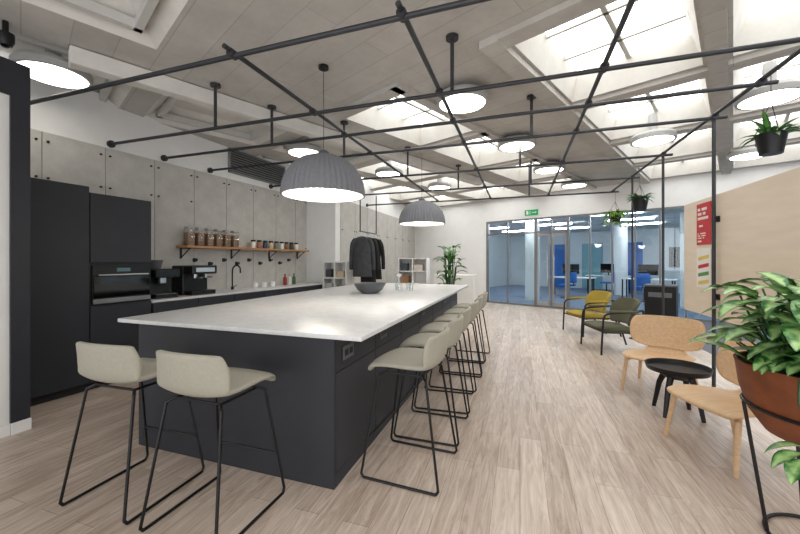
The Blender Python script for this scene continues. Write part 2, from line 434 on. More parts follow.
for i, (b, a) in enumerate([(-2.2, 15.2), (-.2, 15.4), (1.8, 15.2), (4.0, 15.4), (-4.6, 14.6), (-3.9, 17.2)]):
    if desk0 is None:
        d = thing('desk', 'white office desk seen through the glazing', 'desk', fr(b, a), GR, 'office desks')
        MB().box(-.8, .8, -.4, .4, .71, .74).done('desk_top', M_white, d)
        for sx in (-.72, .72):
            for sy in (-.34, .34): MB().box(sx-.02, sx+.02, sy-.02, sy+.02, 0, .71).done('leg', M_black, d)
        desk0 = d
        s = thing('monitor', 'black computer monitor standing on an office desk', 'monitor', fr(b, a, .742), GR, 'office monitors')
        MB().box(-.3, .3, -.02, .02, .12, .5, bev=.005).done('screen', M_ovgl, s)
        MB().tube([(0, 0.02, .01), (0, 0.02, .2)], .02).box(-.12, .12, -.08, .08, 0, .012).done('stand', M_black, s)
        mon0 = s
        q = thing('task_chair', 'blue upholstered task chair at an office desk', 'chair', fr(b, a-.75), GR, 'office task chairs')
        MB().box(-.23, .23, -.23, .23, .44, .5, bev=.025, seg=2).done('seat', M_blue, q)
        MB().box(-.21, .21, -.27, -.22, .56, .95, bev=.02, seg=2).done('backrest', M_blue, q)
        MB().tube([(0, 0, .03), (0, 0, .44)], .025).tube([(0, -.15, .45), (0, -.25, .47), (0, -.25, .6)], .016).done('column', M_black, q)
        MB().lathe([(0, .04), (.05, .04), (.25, .02), (.25, 0), (0, 0)], n=20).done('base', M_black, q)
        ch0 = q
    else:
        clone(desk0, fr(b, a)); clone(mon0, fr(b, a, .742)); clone(ch0, fr(b+.1, a-.75), GR+rad(20*i))
o = MB().box(-.8, .8, -.05, 0, 1.1, 1.95, bev=.01).done('wall_screen', M_ovgl, loc=fr(-1.2, 18.97), rz=GR); tagt(o, 'large black wall mounted screen', 'screen')
# low black bin unit by the glazing
e = thing('recycling_bin', 'low black recycling bin unit with a grey lid', 'bin', (2.85, 8.95, 0), GR)
MB().box(-.27, .27, -.2, .2, .02, .84, bev=.01).done('body', M_black, e)
MB().box(-.28, .28, -.21, .21, .841, .88, bev=.008).done('lid', M_grayplastic, e)
MB().box(-.2, .2, -.205, -.2005, .62, .72).done('opening_flap', M_grayplastic, e)

# exit sign
e = thing('exit_sign', 'green fire exit sign with running figure and arrow', 'sign', fr(B0+1.5, GA-.04, 2.74), GR)
MB().box(-.2, .2, -.02, .0, 0, .17).done('sign_board', M_green, e)
g = MB()
g.box(-.15, -.09, -.025, -.02, .03, .14); g.box(.03, .12, -.025, -.02, .075, .095)
g.poly([(.12, -.024, .05), (.12, -.024, .12), (.17, -.024, .085)])
g.lathe([(.0, 0), (.012, 0)], c=(-.03, -.024, .135), n=8)
g.tube([(-.03, -.024, .12), (-.04, -.024, .08), (-.02, -.024, .05), (-.03, -.024, .03)], .007, n=5).tube([(-.06, -.024, .09), (-.03, -.024, .11), (0, -.024, .09)], .005, n=5).tube([(-.04, -.024, .08), (-.06, -.024, .06), (-.075, -.024, .04)], .007, n=5)
g.done('pictogram', M_paper, e)

# grey wall panels with knobs
pw = .6
for i in range(9):
    y0 = -.25+pw*i
    if y0 > 4.7: break
    e = thing('wall_panel', 'tall pale grey concrete-look wall panel behind the kitchen', 'wall panel', kl(0.001, y0), KR, 'kitchen wall panels')
    w = min(pw, 4.95-y0)
    b_ = MB().box(0, .02, .004, w-.004, .0, 2.8).done('board', M_panel, e)
    for zz in (2.7, 1.66 if i > 3 else 2.3):
        for yy in (.05, w-.05):
            MB().tube([(.02, yy, zz), (.035, yy, zz)], .012, n=10).done('knob', M_black, e)
for i in range(8):
    y0 = 7.27+.75*i
    e = thing('wall_panel', 'pale grey concrete-look panel on the far side wall', 'wall panel', (-3.899, y0, 0), 0, 'far wall panels')
    MB().box(0, .02, .004, .74, 0, 2.8).done('board', M_panel, e)
    for yy in (.06, .68):
        MB().tube([(.02, yy, 2.1), (.035, yy, 2.1)], .014, n=10).done('knob', M_black, e)

# vent grille
M_louv = mat('louvre_grey', (128, 130, 132), .5, metal=.3)
e = thing('vent_grille', 'grey louvred ventilation grille high on the white wall', 'vent', kl(0.0, 2.8, 2.915), KR)
MB().box(0, .04, 0, .03, 0, .42).box(0, .04, 1.37, 1.4, 0, .42).box(0, .04, 0, 1.4, 0, .03).box(0, .04, 0, 1.4, .39, .42).done('frame', M_louv, e)
g = MB()
for i in range(8): g.box(.005, .03, .03, 1.37, .05+i*.043, .066+i*.043)
g.done('louvres', M_louv, e)
MB().box(0.0, .004, .03, 1.37, .03, .39).done('backing', M_dark, e)

# ------------------------------------------------------------------ tall units, kitchen run
FX = .6
e = thing('tall_cabinet', 'tall charcoal fridge cabinet with flush doors', 'cabinet', kl(0.03, -.45), KR)
MB().box(0, FX-.05, 0, .95, 0.08, 2.18).box(.03, FX-.09, 0, .95, 0, .08).done('body', M_dark2, e)
MB().box(FX-.049, FX-.03, .003, .948, .09, 2.18, bev=.002).done('door', M_dark, e)
e = thing('oven_cabinet', 'tall charcoal cabinet housing a built-in oven', 'cabinet', kl(0.03, .505), KR)
MB().box(0, FX-.05, 0, .635, .08, 2.12).box(.03, FX-.09, 0, .635, 0, .08).done('body', M_dark2, e)
MB().box(FX-.049, FX-.03, .003, .632, 1.37, 2.12, bev=.002).done('door', M_dark, e)
MB().box(FX-.049, FX-.03, .003, .632, .42, .90, bev=.002).done('drawer', M_dark, e)
MB().box(FX-.049, FX-.03, .003, .632, .09, .415, bev=.002).done('drawer', M_dark, e)
ov = thing('oven', 'black glass built-in oven with a steel trim', 'oven', kl(0.03, .505), KR)
MB().box(FX-.049, FX-.025, .02, .615, .93, 1.34, bev=.003).done('body', M_black, ov)
MB().box(FX-.025, FX-.018, .03, .605, .99, 1.22).done('oven_door', M_ovgl, ov)
MB().box(FX-.025, FX-.016, .02, .615, .925, .975).done('trim_strip', M_steel, ov)
MB().tube([(FX+.01, .06, 1.235), (FX+.01, .575, 1.235)], .008).done('handle', M_steel, ov)
MB().box(FX-.025, FX-.02, .25, .39, 1.27, 1.31).done('display', mat('display', (90, 120, 130), .4), ov)

u0 = 1.16; uw = .62
for i in range(6):
    e = thing('base_cabinet', 'charcoal kitchen base cabinet under the wall worktop', 'cabinet', kl(0.03, u0+i*uw), KR, 'wall base cabinets')
    MB().box(0, FX-.05, 0.001, uw-.002, .08, .868).box(.03, FX-.09, 0.001, uw-.002, 0, .08).done('body', M_dark2, e)
    MB().box(FX-.049, FX-.03, .004, uw-.004, .09, .865, bev=.002).done('door', M_dark, e)
o = MB().box(0.025, FX+.0, u0-.01, 4.95, .87, .90, bev=.003).done('wall_worktop', M_top, loc=KO, rz=KR); tagt(o, 'continuous white worktop along the kitchen wall', 'worktop')

# shelf
e = thing('wall_shelf', 'long wooden wall shelf on black brackets', 'shelf', kl(.021, 1.85, 1.58), KR)
MB().box(0, .25, 0, 2.85, 0, .035, bev=.003).done('board', M_shelf, e)
for y in (.08, 1.0, 1.9, 2.75):
    MB().box(0, .01, y-.015, y+.015, -.16, 0).box(0, .22, y-.015, y+.015, -.012, 0).tube([(.005, y, -.15), (.2, y, -.006)], .008).done('bracket', M_black, e)
j0 = None
M_jar = glass_mat('jar_glass', (.9, .9, .88), .15)
for i in range(6):
    y = 1.98+.165*i
    if j0 is None:
        j0 = thing('storage_jar', 'clear storage jar of brown cereal on the shelf', 'jar', kl(.14, y, 1.615), KR, 'cereal jars')
        MB().box(-.055, .055, -.06, .06, .0, .25, bev=.012, seg=2).done('jar_body', M_jar, j0)
        MB().box(-.05, .05, -.055, .055, .006, .20, bev=.012, seg=2).done('contents', M_cereal, j0)
        MB().box(-.05, .05, -.055, .055, .25, .285, bev=.008).done('lid', M_lamprim, j0)
    else: clone(j0, kl(.14, y, 1.615))
cans = [(236, 228, 216), (170, 120, 90), (60, 70, 90), (210, 190, 150), (120, 130, 110), (225, 225, 225), (140, 100, 70), (60, 60, 62)]
for i in range(9):
    y = 3.25+.15*i
    e = thing('canister', 'small tea or spice canister on the shelf', 'canister', kl(.12, y, 1.615), KR, 'shelf canisters')
    c = cans[i % 8]
    MB().lathe([(.04, 0), (.043, .01), (.043, .11), (.038, .12)], n=16, capb=True, capt=True).done('body', mat('can%d' % (i % 8), c, .4), e)
    MB().lathe([(.041, .12), (.041, .15), (.03, .155)], n=16, capb=True, capt=True).done('lid', M_black, e)
for i in range(9):
    y = 2.15+.27*i
    e = tagt(MB().tube([(.0, 0, 0), (.06, 0, -.01), (.07, 0, .02)], .01).box(-.002, .02, -.03, .03, -.03, .03, bev=.006).done('wall_hook', M_black, loc=kl(.023, y, 1.34 if i % 2 else 1.40), rz=KR), 'small black peg hook on the panelled wall', 'hook', 'wall hooks')

# tap
t = thing('kitchen_tap', 'tall black gooseneck kitchen tap', 'tap', kl(.16, 2.75, .90), KR)
MB().tube(catmull([(0, 0, .0), (0, 0, .3), (.03, 0, .38), (.1, 0, .41), (.17, 0, .37), (.18, 0, .28)], 5), .012, n=10).done('spout', M_black, t)
MB().lathe([(.025, 0), (.025, .05)], n=12, capb=True, capt=True).tube([(0, .02, .04), (0, .09, .07)], .007).done('lever', M_black, t)

# coffee machines
c = thing('coffee_machine', 'black bean-to-cup coffee machine on the worktop', 'coffee machine', kl(.3, 1.42, .90), KR)
MB().box(-.22, .0, -.16, .16, .0, .38, bev=.01).box(0, .2, -.16, .16, .27, .38, bev=.01).box(0, .18, -.15, .15, 0, .05, bev=.006).done('body', M_black, c)
MB().box(.201, .205, -.1, .1, .3, .36).done('screen', M_ovgl, c)
MB().box(.04, .1, -.04, .04, .19, .27, bev=.006).done('dispenser', M_steel, c)
MB().box(.02, .17, -.13, .13, .051, .056).done('drip_tray', M_steel, c)
MB().lathe([(.08, .38), (.11, .5)], c=(-.1, 0, 0), n=20, capb=True, capt=True).done('hopper', M_grayplastic, c)
c = thing('espresso_machine', 'tall black coffee machine with a steel front', 'coffee machine', kl(.3, 1.95, .90), KR)
MB().box(-.22, .02, -.2, .2, .0, .42, bev=.012).box(0.02, .22, -.2, .2, .3, .42, bev=.012).box(0.02, .2, -.19, .19, 0, .06, bev=.006).done('body', M_black, c)
MB().box(.221, .226, -.15, .15, .33, .39).done('control_panel', M_steel, c)
for y in (-.09, .09): MB().lathe([(.03, .24), (.03, .3)], c=(.12, y, 0), n=14, capb=True).tube([(.14, y, .25), (.26, y, .25)], .01).done('group_head', M_steel, c)
for i, (y, rgb, h) in enumerate([(3.95, (150, 44, 40), .22), (4.08, (225, 222, 214), .2), (4.22, (60, 96, 60), .22)]):
    b = thing('bottle', ['red bottle on the wall worktop', 'white soap bottle on the wall worktop', 'green bottle on the wall worktop'][i], 'bottle', kl(.25, y, .90), KR)
    MB().lathe([(.035, 0), (.037, .01), (.037, h*.65), (.014, h*.8), (.014, h*.94)], n=16, capb=True, capt=True).done('body', mat('bot%d' % i, rgb, .3), b)
    MB().lathe([(.016, h*.94), (.016, h)], n=12, capb=True, capt=True).done('cap', M_black, b)
mug0 = None
for i in range(5):
    p = kl(.22+.1*(i % 2), 3.2+.11*i, .90)
    if mug0 is None:
        mug0 = thing('mug', 'white mug on the wall worktop', 'mug', p, KR, 'worktop mugs')
        MB().lathe([(.0, .004), (.03, .0), (.038, .01), (.04, .09), (.036, .09), (.034, .012), (0, .01)], n=18).done('cup', M_white, mug0)
        MB().tube([(0, .038, .07), (0, .065, .065), (0, .065, .03), (0, .037, .025)], .005, n=6).done('handle', M_white, mug0)
    else: clone(mug0, p)

# ------------------------------------------------------------------ island
isl = thing('kitchen_island', 'long charcoal kitchen island base with flush side panels', 'kitchen island', (-1.9, 4.15, 0))
bx0, bx1, by0, by1 = -2.74+1.9, -1.07+1.9, 1.92-4.15, 6.4-4.15
MB().box(bx0+.02, bx1-.02, by0+.02, by1-.02, 0, .92).done('body', M_dark2, isl)
MB().box(bx0, bx1-.001, by0, by0+.019, .0, .918, bev=.002).done('end_panel', M_dark, isl)
MB().box(bx0, bx1-.001, by1-.019, by1, .0, .918, bev=.002).done('end_panel', M_dark, isl)
n = 7; wv = (by1-by0-.04)/n
for i in range(n):
    y = by0+.02+wv*i
    MB().box(bx1-.019, bx1, y+.004, y+wv-.004, .09, .70, bev=.002).done('door', M_dark, isl)
    MB().box(bx1-.019, bx1, y+.004, y+wv-.004, .706, .918, bev=.002).done('drawer', M_dark, isl)
    MB().box(bx0, bx0+.019, y+.004, y+wv-.004, .09, .918, bev=.002).done('door', M_dark, isl)
MB().box(bx1-.019, bx1-.003, by0+.02, by1-.02, 0, .085).done('plinth', M_dark, isl)
for i in (0, 1, 3, 5):
    y = by0+.02+wv*i+.16
    s = MB().box(bx1+.0005, bx1+.008, y-.075, y+.075, .76, .85, bev=.003).done('socket', M_grayplastic, isl)
    MB().box(bx1+.0082, bx1+.010, y-.055, y-.01, .785, .825).box(bx1+.0082, bx1+.010, y+.01, y+.055, .785, .825).done('socket_insert', M_black, s)
o = MB().box(-1.03, 1.03, -2.3, 2.3, -.03, 0, bev=.004, seg=2).done('island_worktop', M_top, loc=(-1.91, 4.20, .95)); tagt(o, 'large white speckled stone worktop on the island', 'worktop')

e = thing('bowl', 'dark grey ribbed bowl on the island worktop', 'bowl', (-1.94, 4.46, .95))
MB().lathe([(.0, .004), (.10, .0), (.17, .05), (.215, .13), (.22, .135), (.205, .13), (.16, .06), (.09, .012), (0, .01)], n=40, rib=20, ribamp=.015).done('bowl_body', M_grayplastic, e)
e = thing('water_carafe', 'clear glass water carafe with a white lid on the island', 'carafe', (-1.66, 4.88, .95))
MB().lathe([(.0, .004), (.05, .0), (.055, .02), (.05, .12), (.03, .18), (.032, .22)], n=20).done('glass_body', M_clear, e)
MB().lathe([(.034, .215), (.034, .245)], n=16, capb=True, capt=True).done('lid', M_white, e)
g0 = None
for p in ((-1.5, 4.95, .95), (-1.58, 5.08, .95), (-1.75, 5.05, .95)):
    if g0 is None:
        g0 = tagt(MB().lathe([(0, .004), (.03, 0), (.036, .11), (.034, .11), (.028, .008), (0, .008)], n=16).done('drinking_glass', M_clear, loc=p), 'clear drinking glass on the island worktop', 'glass', 'island glasses')
    else: clone(g0, p)

# ------------------------------------------------------------------ stools
def make_stool(loc, rz, label, group):
    s = thing('bar_stool', label, 'stool', loc, rz, group)
    mb = MB()
    shell(mb, [(.225, .675, .205, -.02, 0), (.21, .705, .225, -.03, .0), (.08, .708, .235, 0, .012), (-.08, .70, .240, 0, .02), (-.18, .705, .245, .01, .03), (-.225, .76, .250, .05, .02), (-.245, .85, .250, .07, 0), (-.255, .94, .225, .055, -.012)], nx=8, n=3)
    mb.done('seat', M_seat, s, smooth=60, mods=[('SOLIDIFY', dict(thickness=.032, offset=-1)), ('SUBSURF', dict(levels=1, render_levels=1))])
    for sx in (-1, 1):
        for sy in (-1, 1):
            MB().tube([(sx*.15, sy*.13, .668), (sx*.185, sy*.16, .648), (sx*.245, sy*.255, .03), (sx*.247, sy*.24, .009)], .0085, n=8).done('leg', M_black, s)
        MB().tube([(sx*.247, -.24, .009), (sx*.247, .24, .009)], .0085).done('runner', M_black, s)
    MB().tube([(-.225, .222, .25), (.225, .222, .25)], .0085).done('footrest', M_black, s)
    MB().tube([(-.15, -.13, .665), (.15, -.13, .665), (.15, .13, .665), (-.15, .13, .665)], .008, closed=True).done('seat_support', M_black, s)
    return s
s0 = make_stool((-1.59, 1.55, 0), 0, 'pale grey-beige bar stool on thin black frame at island end', 'bar stools')
clone(s0, (-2.22, 1.55, 0), rad(2))
for i, y in enumerate([2.32, 2.90, 3.48, 4.06, 4.64, 5.22]):
    clone(s0, (-.70+.01*(i % 2), y, 0), rad(90+(i*3 % 7)-3), 'pale grey-beige bar stool on thin black frame beside island')

# ------------------------------------------------------------------ pendants
def pendant(loc):
    p = thing('pendant_lamp', 'large ribbed grey felt dome pendant lamp over the island', 'pendant lamp', loc, 0, 'dome pendants')
    MB().lathe([(.41, 0), (.408, .05), (.395, .13), (.365, .21), (.31, .29), (.23, .36), (.13, .40), (.06, .415)], n=288, rib=48, ribamp=.016).done('lamp_shade', M_felt, p, smooth=80)
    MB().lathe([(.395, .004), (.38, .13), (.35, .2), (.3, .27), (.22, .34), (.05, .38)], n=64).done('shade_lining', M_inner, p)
    MB().lathe([(0, .06), (.24, .06), (.30, .09), (.30, .11)], n=48).done('diffuser', M_bulb, p)
    MB().lathe([(.06, .41), (.055, .44), (.03, .46), (.0, .47)], n=24).done('cap', M_grayplastic, p)
    MB().tube([(0, 0, .46), (0, 0, CZ-loc[2]-.03)], .003, n=6).done('cord', M_black, p)
    MB().lathe([(.05, 0), (.05, .03)], c=(0, 0, CZ-loc[2]-.032), n=20, capb=True, capt=True).done('ceiling_rose', M_black, p)
    return p
pd = pendant((-1.87, 3.14, 2.04)); clone(pd, (-1.66, 6.14, 2.04))

for (x, y) in [(-4.3, 2.2), (-.63, 4.1), (-3.43, 5.15), (-.05, 5.93), (2.64, 5.08), (-2.6, 6.98), (1.24, 9.5), (3.76, 7.75), (.55, 7.7), (-1.9, 8.7), (1.9, 6.3)]:
    b = x*math.cos(GR)+y*math.sin(GR); a = -x*math.sin(GR)+y*math.cos(GR)
    ic = in_coffer(b, a); top = 3.60 if ic == 1 else (3.53 if ic == 2 else CZ-.001)
    e = thing('ceiling_lamp', 'round lit disc lamp with a pale rim under the ceiling', 'ceiling lamp', (x, y, 3.19), 0, 'disc ceiling lamps')
    MB().lathe([(0, .0), (.255, .0), (.26, .01)], n=40).done('diffuser', M_lamp, e)
    MB().lathe([(.261, .0), (.29, .0), (.295, .06), (.27, .10), (0, .11)], n=40).done('housing', M_lamprim, e)
    MB().tube([(0, 0, .11), (0, 0, top-3.19-.002)], .06, n=16).done('stem', M_lamprim, e)
e = thing('security_camera', 'small black dome camera hanging under the ceiling', 'camera', (-3.98, 1.72, 3.19))
MB().lathe([(.0, -.05), (.04, -.04), (.055, 0), (.055, .06), (.02, .07), (.02, .159)], n=20, capt=True).done('housing', M_black, e)
MB().lathe([(.0, -.056), (.02, -.053), (.028, -.044)], n=16).done('lens', M_ovgl, e)

# ------------------------------------------------------------------ pipe grid
PG = thing('pipe_grid', 'suspended dark steel pipe grid flanged to the kitchen wall', 'pipe frame', (0, 0, 2.86))
ys = [2.03, 3.08, 3.75, 4.5, 5.87, 7.3, 8.7]; xs = [-1.95, -.67, .61, 1.89]
R = .018
def wallx(y): return KO.x+.001+(y-2.07)*math.tan(-KR)+.004
for i, y in enumerate(ys):
    x0 = wallx(y) if y < 7 else -3.875
    x1 = 2.0 if i else 1.4
    if y == 2.03: x0 = -4.9
    MB().tube([(x0, y, 0), (x1, y, 0)], R, n=12).done('pipe', M_pipe, PG)
    MB().tube([(x0, y, 0), (x0+.03, y, 0)], .045, n=16).done('pipe_flange', M_pipe, PG)
for x in xs:
    MB().tube([(x, 1.95, .03), (x, 8.8, .03)], R, n=12).done('pipe', M_pipe, PG)
    for y in ys:
        MB().tube([(x, y-.03, .015), (x, y+.03, .015)], .032, n=12).done('pipe_clamp', M_pipe, PG)
for (x, y) in [(-3.2, 3.08), (-2.98, 3.75), (-.56, 3.08), (.13, 4.5), (-2.35, 4.5), (-1.84, 5.87), (.0, 5.87), (-1.2, 7.3), (.2, 7.3), (.2, 8.7)]:
    b = x*math.cos(GR)+y*math.sin(GR); a = -x*math.sin(GR)+y*math.cos(GR)
    ic = in_coffer(b, a); top = (3.60 if ic == 1 else CZ)-2.86
    hg = thing('pipe_hanger', 'short vertical steel hanger pipe with a round ceiling flange', 'pipe hanger', (x, y, 2.86), 0, 'ceiling pipe hangers')
    MB().tube([(0, 0, .02), (0, 0, top)], .017, n=10).done('rod', M_pipe, hg)
    MB().tube([(0, 0, top-.03), (0, 0, top-.001)], .055, n=16).done('ceiling_flange', M_pipe, hg)
for y in (4.5, 5.87, 7.3):
    hg = thing('pipe_post', 'vertical dark steel pipe post standing on a round floor flange', 'post', (1.89, y, 0), 0, 'floor posts')
    MB().tube([(0, 0, .01), (0, 0, 2.84)], .017, n=10).done('rod', M_pipe, hg)
    MB().tube([(0, 0, .001), (0, 0, .02)], .05, n=16).done('floor_flange', M_pipe, hg)

# ------------------------------------------------------------------ wooden partition board with posters
e = thing('partition_board', 'pale birch plywood board mounted on the pipe posts', 'partition', (1.95, 4.0, .79))
MB().box(-.02, .02, -1.7, 1.31, 0, 1.29, bev=.003).done('board', M_ply, e)
for z in (.23, 1.03):
    MB().box(-.042, -.02, .47, .53, z-.03, z+.03).done('bracket', M_black, e)
p = thing('poster', 'red poster with white lettering on the plywood board', 'poster', (1.927, 4.80, 1.57))
MB().box(-.004, 0, -.16, .16, 0, .46).done('sheet', M_red, p)
for k, (w, z, h) in enumerate([(.22, .38, .03), (.18, .33, .03), (.24, .28, .03), (.14, .20, .02), (.2, .12, .012), (.2, .095, .012), (.16, .07, .012), (.1, .03, .018)]):
    g = MB()
    for q in range(int(w/.03)):
        if k != 2 and (q*7+k*3) % 5 == 4: continue
        g.box(-.006, -.0041, .13-q*.03-.024, .13-q*.03, z, z+h)
    g.done('lettering', M_paper, p)
p = thing('poster', 'white poster with yellow and green diagonal blocks on the board', 'poster', (1.927, 4.80, 1.09))
MB().box(-.004, 0, -.16, .16, 0, .44).done('sheet', M_paper, p)
for k, (z, m) in enumerate([(.33, M_yel), (.24, M_red), (.15, mat('poster_green', (90, 140, 80), .6)), (.06, M_yel)]):
    MB().poly([(-.0055, -.12, z), (-.0055, .12, z-.03), (-.0055, .12, z+.01), (-.0055, -.12, z+.04)]).done('colour_band', m, p)

# ------------------------------------------------------------------ lounge chairs (oak)
def make_wood_chair(loc, rz, label):
    c = thing('lounge_chair', label, 'chair', loc, rz, 'oak lounge chairs')
    mb = MB(); shell(mb, [(.30, .355, .25, -.03, 0), (.28, .38, .29, -.03, .0), (.1, .385, .30, 0, .01), (-.1, .36, .29, 0, .015), (-.22, .345, .25, 0, .02), (-.27, .37, .20, 0.02, .01), (-.30, .42, .15, .02, 0)], nx=10, n=3)
    mb.done('seat', M_oak, c, smooth=60, mods=[('SOLIDIFY', dict(thickness=.016, offset=0)), ('SUBSURF', dict(levels=1, render_levels=1))])
    mb = MB(); shell(mb, [(-.285, .41, .17, .03, 0), (-.30, .45, .30, .08, 0), (-.325, .55, .345, .11, 0), (-.35, .66, .345, .11, 0), (-.37, .735, .32, .09, -.005), (-.375, .76, .27, .06, -.01)], nx=10, n=3)
    mb.done('backrest', M_oak, c, smooth=60, mods=[('SOLIDIFY', dict(thickness=.016, offset=0)), ('SUBSURF', dict(levels=1, render_levels=1))])
    for sx in (-1, 1):
        MB().tube([(sx*.19, .16, .365), (sx*.25, .22, .33), (sx*.28, .27, .0)], .026, n=10, r1=.016).done('leg', M_oak, c)
        MB().tube([(sx*.17, -.16, .335), (sx*.23, -.22, .31), (sx*.27, -.31, .0)], .026, n=10, r1=.016).done('leg', M_oak, c)
    MB().box(-.03, .03, -.18, .18, .32, .345).done('underframe', M_oak, c)
    return c
w0 = make_wood_chair((1.42, 4.50, 0), rad(150), 'oak plywood lounge chair with tapered legs behind the side table')
clone(w0, (1.46, 3.22, 0), rad(112), 'oak plywood lounge chair with tapered legs beside the planter')

# side table
t = thing('side_table', 'round black side table with a raised rim', 'side table', (1.36, 3.88, 0))
MB().lathe([(0, .385), (.2, .385), (.235, .395), (.25, .44), (.243, .44), (.228, .402), (.19, .398), (0, .398)], n=48).done('table_top', M_black, t)
for k in range(4):
    a = rad(45+90*k); ca, sa = math.cos(a), math.sin(a)
    MB().tube([(ca*.09, sa*.09, .388), (ca*.15, sa*.15, .25), (ca*.2, sa*.2, 0)], .03, n=8, r1=.017).done('leg', M_black, t)
MB().lathe([(.10, .33), (.17, .384)], n=32, capb=True).done('underframe', M_black, t)

# ------------------------------------------------------------------ armchairs
def armchair(loc, rz, m, label):
    c = thing('armchair', label, 'armchair', loc, rz, 'fabric armchairs')
    sub = [('SOLIDIFY', dict(thickness=.06, offset=-1)), ('SUBSURF', dict(levels=1, render_levels=1))]
    mb = MB(); shell(mb, [(.33, .36, .25, 0, 0), (.31, .405, .275, 0, 0), (.1, .41, .285, 0, .01), (-.15, .375, .28, 0, .02), (-.24, .37, .26, 0, .02)], nx=8, n=3)
    mb.done('seat_cushion', m, c, smooth=60, mods=[('SOLIDIFY', dict(thickness=.10, offset=-1)), ('SUBSURF', dict(levels=1, render_levels=1))])
    mb = MB(); shell(mb, [(-.22, .40, .29, .08, 0), (-.27, .5, .33, .14, 0), (-.32, .64, .34, .16, 0), (-.355, .76, .32, .12, -.02), (-.36, .80, .26, .07, -.02)], nx=8, n=3)
    mb.done('back_cushion', m, c, smooth=60, mods=sub)
    for sx in (-1, 1):
        MB().tube(catmull([(sx*.34, -.27, .66), (sx*.35, -.05, .63), (sx*.35, .2, .61), (sx*.35, .28, .56), (sx*.35, .30, .4), (sx*.35, .32, 0)], 4), .015, n=8).done('leg', M_black, c)
        MB().tube([(sx*.34, -.27, .66), (sx*.34, -.28, .36), (sx*.35, -.40, 0)], .015, n=8).done('leg', M_black, c)
        MB().tube([(sx*.35, -.28, .33), (sx*.35, .305, .33)], .012, n=8).done('side_rail', M_black, c)
        MB().box(sx*.35-.03, sx*.35+.03, -.2, .2, .622, .655, bev=.012, seg=2).done('armrest', m, c)
    for yy in (.25, -.25): MB().tube([(-.35, yy, .32), (.35, yy, .32)], .012).done('cross_rail', M_black, c)
    return c
armchair((1.36, 6.32, 0), rad(104), M_olive, 'dark olive armchair on a black tubular frame')
armchair((1.25, 7.62, 0), rad(112), M_ochre, 'mustard ochre armchair on a black tubular frame')

# ------------------------------------------------------------------ foreground planter
P = thing('planter', 'rust coloured round metal planter on a black stand', 'planter', (1.42, 2.30, 0))
MB().lathe([(0, .50), (.16, .50), (.225, .53), (.285, .62), (.32, .74), (.335, .86), (.34, .875), (.325, .875), (.315, .84), (.3, .80)], n=64).done('pot', M_rust, P, smooth=50)
MB().lathe([(0, .825), (.315, .825)], n=40).done('soil', M_soil, P)
MB().tube([(.305*math.cos(2*math.pi*k/40), .305*math.sin(2*math.pi*k/40), .66) for k in range(40)], .009, closed=True).done('ring', M_black, P)
MB().tube([(.22*math.cos(2*math.pi*k/40), .22*math.sin(2*math.pi*k/40), .009) for k in range(40)], .009, closed=True).done('ring', M_black, P)
for k in range(4):
    a = rad(172+90*k)
    MB().tube([(.312*math.cos(a), .312*math.sin(a), .66), (.22*math.cos(a), .22*math.sin(a), .009)], .009).done('leg', M_black, P)
F = thing('foliage_plant', 'lush variegated green broad leaf plant in the rust planter', 'plant', (1.42, 2.30, .826))
g = MB(leaf=True); st = MB()
for i in range(210):
    a = random.uniform(0, 2*math.pi); r = random.uniform(.02, .25); h = random.uniform(.06, .47)*(1-.5*r)
    base = (r*math.cos(a)*.8, r*math.sin(a)*.8, 0); r2 = r+random.uniform(.02, .12)
    tip = (r2*math.cos(a), r2*math.sin(a), h)
    st.tube([base, tip], .005, n=5)
    aa_ = a+random.uniform(-.6, .6)
    g.leaf(tip, aa_, random.uniform(.1, 1.0)-r*1.2, random.uniform(.16, .26), random.uniform(.045, .07), random.uniform(.6, 1.5))
an = rad(226)
st.tube(catmull([(.2*math.cos(an), .2*math.sin(an), 0), (.34*math.cos(an), .34*math.sin(an), .08), (.385*math.cos(an), .385*math.sin(an), -.05), (.37*math.cos(an+.1), .37*math.sin(an+.1), -.2), (.36*math.cos(an), .36*math.sin(an), -.34)], 5), .005, n=5)
for q in range(5): g.leaf((.37*math.cos(an), .37*math.sin(an), -.24-.03*q), an+(q-2)*.6, -.2, .14, .034, .9)
st.done('stems', M_leafB, F); g.done('leaves', M_leafA, F, recalc=False, smooth=80)

# ------------------------------------------------------------------ hanging plants
def hang(loc, ztop, m, trail, label, sc=1.0, bushy=28):
    h = thing('hanging_plant', label, 'hanging plant', loc, 0, 'hanging plants')
    MB().lathe([(0, 0), (.07*sc, 0), (.095*sc, .15*sc), (.1*sc, .16*sc), (.09*sc, .155*sc), (.085*sc, .13*sc), (0, .13*sc)], n=28).done('pot', M_black, h)
    for k in range(3):
        a = rad(30+120*k)
        MB().tube([(.097*sc*math.cos(a), .097*sc*math.sin(a), .15*sc), (0, 0, .42)], .003, n=5).done('cord', M_black, h)
    MB().tube([(0, 0, .42), (0, 0, ztop-loc[2])], .003, n=5).done('cord', M_black, h)
    g = MB(leaf=True)
    for i in range(bushy):
        a = random.uniform(0, 2*math.pi); r = random.uniform(0, .07)*sc
        g.leaf((r*math.cos(a), r*math.sin(a), .13*sc), a, random.uniform(.3, 1.4), random.uniform(.12, .24), .022, random.uniform(.6, 2.2+trail))
    if trail:
        for i in range(60):
            a = random.uniform(0, 2*math.pi); r = .08+random.uniform(0, .12); z = .2-random.uniform(0, .28)
            g.leaf((r*math.cos(a), r*math.sin(a), z), a+random.uniform(-1, 1), .3, .13, .028, 1.6)
    g.done('leaves', m, h, recalc=False, smooth=80)
hang((1.89, 3.62, 2.24), 2.865, M_leafB, 0, 'spiky green plant in a black pot hanging above the board')
hang((1.89, 6.88, 2.22), 2.865, M_leafB, 0, 'green plant in a black hanging pot', 1.3, 34)
